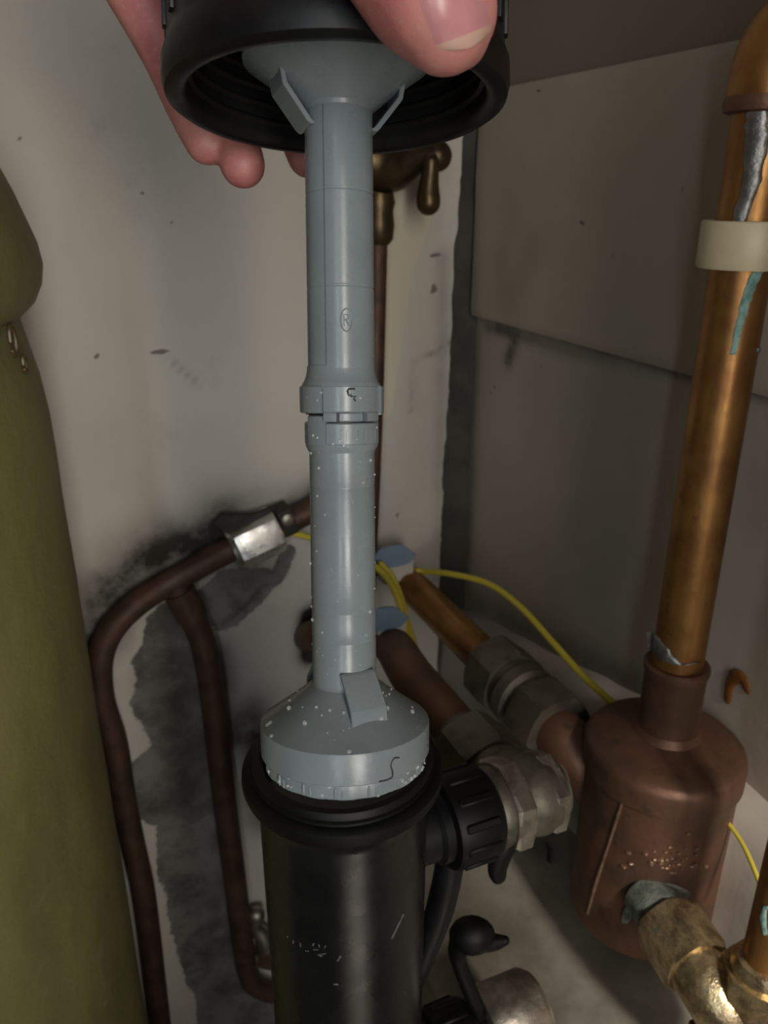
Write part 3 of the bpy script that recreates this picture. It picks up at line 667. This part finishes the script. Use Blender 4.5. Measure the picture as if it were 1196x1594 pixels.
# tube lengths
def grooves(a, b, at, r0, r1):
    prof = [(r0, a)]
    for g in sorted(at):
        f = (g-a)/(b-a); r_ = r0+(r1-r0)*f; prof += [(r_, g-.45), (r_-.14, g-.15), (r_-.14, g+.15), (r_, g+.45)]
    return prof+[(r1, b)]
bm = B(); pr = grooves(sF-2, s1_, [s_of(y) for y in (755, 945, 990)], 9.9, 9.75); closed(pr, TW, bm, seg=64); obj('sleeve_tube', bm, GREY, wand, 30)
bm = B(); pr = grooves(s_of(588), sU+2, [s_of(y) for y in (305, 450)], 10.0, 9.75)
rf = lambda a: 1.0 if -21 <= ((a+180) % 360)-180 <= 118 else .968
closed(pr, TW, bm, seg=90, rf=rf); up_tube = obj('sleeve_tube', bm, GREY, wand, 14)
# small moulded emblem on the tube: an oval ring with strokes
bm = B(); ce = s_of(503); a0 = 13
ring = [wp(10.0, a0+9*math.cos(k), ce+3.1*math.sin(k)) for k in np.linspace(0, 2*math.pi, 25)]
tube(bm, ring, .22, 6, 0)
for q in ([(-4, -1.6), (-4, 1.6), (3, 1.4), (3.5, .4), (-4, 0)], [(-1, 0), (4, -1.6)]): tube(bm, [wp(10.0, a0+x, ce+y) for x, y in q], .2, 6, 0)
obj('moulded_emblem', bm, GREY, up_tube)
# coupling
bm = B(); closed([(9.9, s_of(570)), (10.05, s_of(577)), (10.4, s_of(586)), (11.0, s_of(594)), (11.7, s_of(600)), (11.7, s_of(606))][::-1], TW, bm, seg=64); obj('coupling_shoulder', bm, GREY, wand)
def shell(bm, r0, r1, sa, sb, a0, a1, seg=20, bev=.35):
    lathe(bm, TW, [(r0, sa), (r1-bev, sa), (r1, sa+bev), (r1, sb-bev), (r1-bev, sb), (r0, sb)], seg, a0, a1)
bm = B(); lo, hi = s_of(645), s_of(601)
shell(bm, 9.4, 12.3, s_of(642), hi, -112, -24)                      # left lug
shell(bm, 9.4, 11.9, s_of(641), hi, -22.5, 68)
shell(bm, 9.4, 11.9, s_of(655), s_of(640.5), -22.5, -4, 8); shell(bm, 9.4, 11.9, s_of(655), s_of(640.5), 42, 68, 8)
shell(bm, 9.4, 12.6, s_of(644), hi, 70, 96, 8)
shell(bm, 9.4, 12.2, s_of(646), hi, 98, 246, 30)
obj('bayonet_collar', bm, GREY, wand, 30)
bm = B(); shell(bm, 9.2, 11.35, s_of(690), s_of(657), -20, 76, 24); shell(bm, 9.2, 11.0, s_of(690), s_of(655), 77, 200, 24); shell(bm, 9.2, 11.2, s_of(692), s_of(646), -58, -21, 10); shell(bm, 9.2, 11.0, s_of(690), s_of(656), 201, 300, 20)
shell(bm, 9.2, 10.6, s_of(655), s_of(641), 0, 38, 10)
lathe(bm, TW, [(9.0, s_of(703)), (9.9, s_of(702)), (10.7, s_of(694)), (10.9, s_of(688)), (9.0, s_of(688)), (9.0, s_of(703))], 64)
obj('bayonet_ring', bm, GREY, wand, 30)
for k in range(9):
    bm = B(); box(bm, frame(wp(11.35, -6+k*8.6, (s_of(688)+s_of(664))/2), TW.to_3x3() @ V((math.sin(R(-6+k*8.6)), -math.cos(R(-6+k*8.6)), 0)), AX), 3.2, .5, .35); obj('ring_rib', bm, GREY, wand)
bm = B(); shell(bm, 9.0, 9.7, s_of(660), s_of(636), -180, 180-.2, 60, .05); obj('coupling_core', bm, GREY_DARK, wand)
bm = B()
for q in ([(22, s_of(606)), (13, s_of(606)), (11.5, s_of(609)), (13, s_of(615)), (17, s_of(615))],): tube(bm, [wp(11.95, a, s) for a, s in q], .3, 6, 0)
for q in ([(15, s_of(617)), (23, s_of(617)), (20, s_of(621)), (23, s_of(624))],): tube(bm, [wp(11.9, a, s) for a, s in q], .26, 6, 0)
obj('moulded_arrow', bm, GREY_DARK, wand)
# end discs (lower and upper are mirror twins)
def end_disc(sf, sg, band, name):
    bm = B(); h = sf
    P = [(9.7, h+sg*1.2), (10.2, h), (14, h-sg*3.2), (19, h-sg*7.0), (24, h-sg*10.6), (26.2, h-sg*12.2), (26.4, h-sg*12.9), (26.4, h-sg*(13.8+band)), (25.8, h-sg*(14.3+band)), (22, h-sg*(14.3+band))]
    closed(P, TW, bm, seg=96); return obj(name, bm, GREY, wand, 24)
low = end_disc(sF, 1, 7.6, 'end_disc'); up = end_disc(sU, -1, 6, 'end_disc')
sb = sF-14.3-7.6
bm = B(); closed([(22, sb+.5), (24.7, sb+.3), (24.9, sb-.6), (24.6, sb-4.4), (23.6, sb-5.2), (20, sb-5.4)], TW, bm, seg=96, rf=lambda a: 1+.012*(1 if (a % 22.5) < 9 else 0)); cr = obj('bayonet_ring', bm, GREY, wand, 24)
for k in range(16):
    for dd in (0, 5):
        a = k*22.5-4+dd; bm = B(); ball(bm, wp(24.8, a, sb-2.6), .5, .5, 1.9, T=TW, u=8, v=6); obj('ring_notch', bm, GREY, cr)
# keyhole slot in the rim
bm = B(); ka = 33
for q, wd in (([(ka-9, sb+.7), (ka, sb+.9), (ka+.5, sb+3)], .45), ([(ka+.5, sb+3), (ka-.5, sb+5), (ka+2, sb+6.6), (ka+6, sb+6.2)], .4)): tube(bm, [wp(26.3, a, s) for a, s in q], wd*.75, 6, 3)
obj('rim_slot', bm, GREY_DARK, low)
# clip tabs
def tab(phi, sf, sg, hw, th=1.3):
    bm = B(); q = [(9.6, 6.2), (10.7, 5.6), (17.6, -3.0), (19.2, -11.5)]
    er = TW.to_3x3() @ V((math.sin(R(phi)), -math.cos(R(phi)), 0)); et = AX.cross(er); rows = []
    for i, (r_, s) in enumerate(q):
        wv = hw*(.96 if i < 2 else 1.0)
        rows.append([bm.verts.new(P2+AX*(sf+sg*s)+er*r_+et*e*wv) for e in (-1, 1)]+[bm.verts.new(P2+AX*(sf+sg*(s-th*.5))+er*(r_-th)+et*e*wv) for e in (1, -1)])
    for a, b in zip(rows, rows[1:]):
        for k in range(4): bm.faces.new((a[k], a[(k+1) % 4], b[(k+1) % 4], b[k]))
    bm.faces.new(rows[0]); bm.faces.new(rows[-1])
    bmesh.ops.recalc_face_normals(bm, faces=bm.faces); bmesh.ops.bevel(bm, geom=list(bm.edges), offset=.25, segments=1, affect='EDGES')
    return obj('clip_tab', bm, GREY, wand, 20)
tab(27, sF, 1, 5.8); tab(207, sF, 1, 5.8)
tab(-66, sU, -1, 5.4); tab(108, sU, -1, 5.4)
# the black cap
c0 = s_of(168)
bm = B(); lathe(bm, TW, [(0, c0+40), (36, c0+40), (40.6, c0+36), (41.2, c0+30), (41.2, c0+4), (41.8, c0+1.2), (43.2, c0+.1), (45.4, c0), (47.2, c0+1.2), (47.9, c0+4), (47.7, c0+9), (46.6, c0+12), (46.2, c0+14), (46.0, c0+44), (44, c0+47.5), (38, c0+48.5), (0, c0+48.5)], 120); cap = obj('screw_cap', bm, BLACK, wand, 40)
for k in range(4):
    s = c0+7+k*5; bm = B(); lathe(bm, TW, [(41.3, s-1.2), (40.1, s-.3), (40.1, s+.3), (41.3, s+1.2), (41.3, s-1.2)], 80); obj('cap_thread', bm, BLACK, cap)
for k in range(28):
    bm = B(); a = k*360/28+4; box(bm, TW @ M.Rotation(R(a), 4, 'Z') @ M.Translation((0, -46.1, c0+30)), 3.6, 2.0, 29, .7, 2); obj('grip_rib', bm, BLACK, cap)
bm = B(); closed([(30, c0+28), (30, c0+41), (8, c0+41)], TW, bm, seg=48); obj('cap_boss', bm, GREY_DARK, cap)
# water drops clinging to the plastic
bm = B()
def drop(p, r_, n): ball(bm, p+n*r_*.15, r_, r_, r_*1.0, u=10, v=7)
for i in range(34):
    a = random.uniform(-100, 100); r_ = random.uniform(12, 26); s = sF-(r_-10.2)*.80; drop(wp(r_, a, s+.1), random.choice((.25, .35, .5, .8)), AX)
for i in range(34):
    a = random.uniform(-85, 88); y = random.uniform(700, 1040); s = s_of(y); drop(wp(9.85, a, s), random.uniform(.18, .42), AX)
for a, y, r_ in ((-78, 875, .5), (-70, 960, .6), (55, 945, .6), (60, 715, .55), (-40, 725, .5), (40, 1060, 1.2)): drop(wp(9.9, a, s_of(y)), r_, AX)
for i in range(24):
    a = random.uniform(-90, 90); drop(wp(25.1, a, sb-random.uniform(0, 4.5)), random.uniform(.3, .8), AX)
for i in range(10): drop(wp(11.5, random.uniform(-60, 70), s_of(random.uniform(662, 690))), random.uniform(.25, .5), AX)
for i in range(6): drop(wp(12, random.uniform(-100, 90), s_of(random.uniform(606, 640))), random.uniform(.25, .5), AX)
obj('water_drops', bm, WATER, wand, 0, kind='stuff')

# ------------------------------------------------------------------ the hand
def sweep(bm, L, seg=18, sub=5):
    tube(bm, [U(x, y, d) for x, y, d, r_ in L], [r_ for *_, r_ in L], seg, sub, dome=True)
bm = B()
sweep(bm, [(330, -330, 205, 17), (460, -230, 182, 15), (585, -120, 169, 12.6), (640, -45, 165, 11.4), (672, 10, 166, 11.0), (692, 45, 168, 9.2)])          # thumb
sweep(bm, [(590, -70, 168, 10), (640, 10, 168, 9.2), (668, 48, 169.5, 7.6), (690, 66, 170, 6.0)])                                                          # pulp side
sweep(bm, [(705, -10, 167, 9.0), (718, 25, 169, 8.0), (716, 60, 171, 6.4)])
sweep(bm, [(90, -190, 268, 12), (165, -85, 280, 10.5), (222, 12, 287, 10), (262, 90, 290, 9.2), (296, 165, 288, 8.9), (322, 222, 283, 7.7)])               # index
sweep(bm, [(170, -230, 276, 12), (250, -100, 286, 10.5), (310, 40, 292, 10), (345, 150, 291, 9.0), (368, 225, 285, 8.4), (378, 257, 282, 8.0)])            # middle
sweep(bm, [(260, -250, 278, 12), (340, -110, 288, 10), (415, 40, 293, 9.6), (452, 150, 291, 8.8), (472, 215, 286, 8.2), (480, 243, 284, 7.6)])             # ring
sweep(bm, [(340, -260, 274, 11), (430, -130, 285, 9), (520, 20, 290, 8.4), (560, 110, 288, 7.8), (572, 170, 284, 7)])                                      # little
wr_ = (40, -470, 236)
for e in ((100, -195, 266), (180, -235, 274), (270, -255, 276), (345, -262, 272), (330, -330, 208), (230, -330, 240)):                                     # palm
    sweep(bm, [(*wr_, 24), ((wr_[0]*.5+e[0]*.5), (wr_[1]*.5+e[1]*.5), (wr_[2]*.5+e[2]*.5), 20), (*e, 14)])
tube(bm, [U(*wr_), U(*wr_)+V((-40, -40, 25)), V((-230, 30, 190)), V((-300, -40, 230))], [24, 24, 30, 36], 24, 5, dome=True)                                 # forearm
hand = obj('person', bm, SKIN, None, 0)
bpy.context.view_layer.update()
m_ = hand.modifiers.new('remesh', 'REMESH'); m_.mode = 'VOXEL'; m_.voxel_size = .0011; m_.use_smooth_shade = True
m_ = hand.modifiers.new('smooth', 'SMOOTH'); m_.factor = .5; m_.iterations = 8
dg = bpy.context.evaluated_depsgraph_get(); me = bpy.data.meshes.new_from_object(hand.evaluated_get(dg)); hand.modifiers.clear(); hand.data = me
me.polygons.foreach_set('use_smooth', [True]*len(me.polygons))
hand['label'] = 'bare left hand gripping the black cap, thumb in front and fingertips behind'; hand['category'] = 'person'
hbase = V((0, 0, -ZO)); ROOT[hand] = hbase
# thumbnail, laid on the skin by casting sight lines from the eye onto the thumb
from mathutils.bvhtree import BVHTree
bv = BVHTree.FromPolygons([v.co.copy() for v in me.vertices], [tuple(p.vertices) for p in me.polygons])
def onhand(px, py):
    r = ray(px, py).normalized(); h = bv.ray_cast(V((0, 0, ZO/1000)), r)
    if h[0] is None: return None, None
    return V((h[0].x*1000, h[0].y*1000, h[0].z*1000-ZO)), h[1]
def nail(c, ax, side, hl, hw, name, m, z0, z1):
    """curved plate: c,ax,side in pixels on the thumb surface"""
    bm = B(); rows = []
    for i in range(13):
        f = z0+(z1-z0)*i/12; row = []
        wv = hw*(1-.10*f*f) * (1 if f < .75 else math.sqrt(max(.02, 1-((f-.75)/.26)**2)))
        for k in range(11):
            g = k/10*2-1; x = c[0]+ax[0]*f*hl+side[0]*g*wv; y = c[1]+ax[1]*f*hl+side[1]*g*wv
            p, n = onhand(x, y)
            if p is None: row.append(None); continue
            row.append((p, n, g))
        rows.append(row)
    vs = [[bm.verts.new(q[0]+q[1]*(.55*(1-q[2]**4)-.12)) if q else None for q in r] for r in rows]
    for a, b in zip(vs, vs[1:]):
        for k in range(10):
            if all((a[k], a[k+1], b[k], b[k+1])): bm.faces.new((a[k], a[k+1], b[k+1], b[k]))
    o = obj(name, bm, m, hand, 0)
    return o
A2 = V((.36, .93)).normalized(); S2 = V((A2.y, -A2.x))
nail((702, -2), A2, S2, 80, 54, 'thumbnail', NAIL, -1, .74)
nail((702, -2), A2, S2, 80, 54, 'nail_edge', NAIL_TIP, .74, 1)
recentre_c = V((sum(v.co.x for v in me.vertices), sum(v.co.y for v in me.vertices), 0))/len(me.vertices)
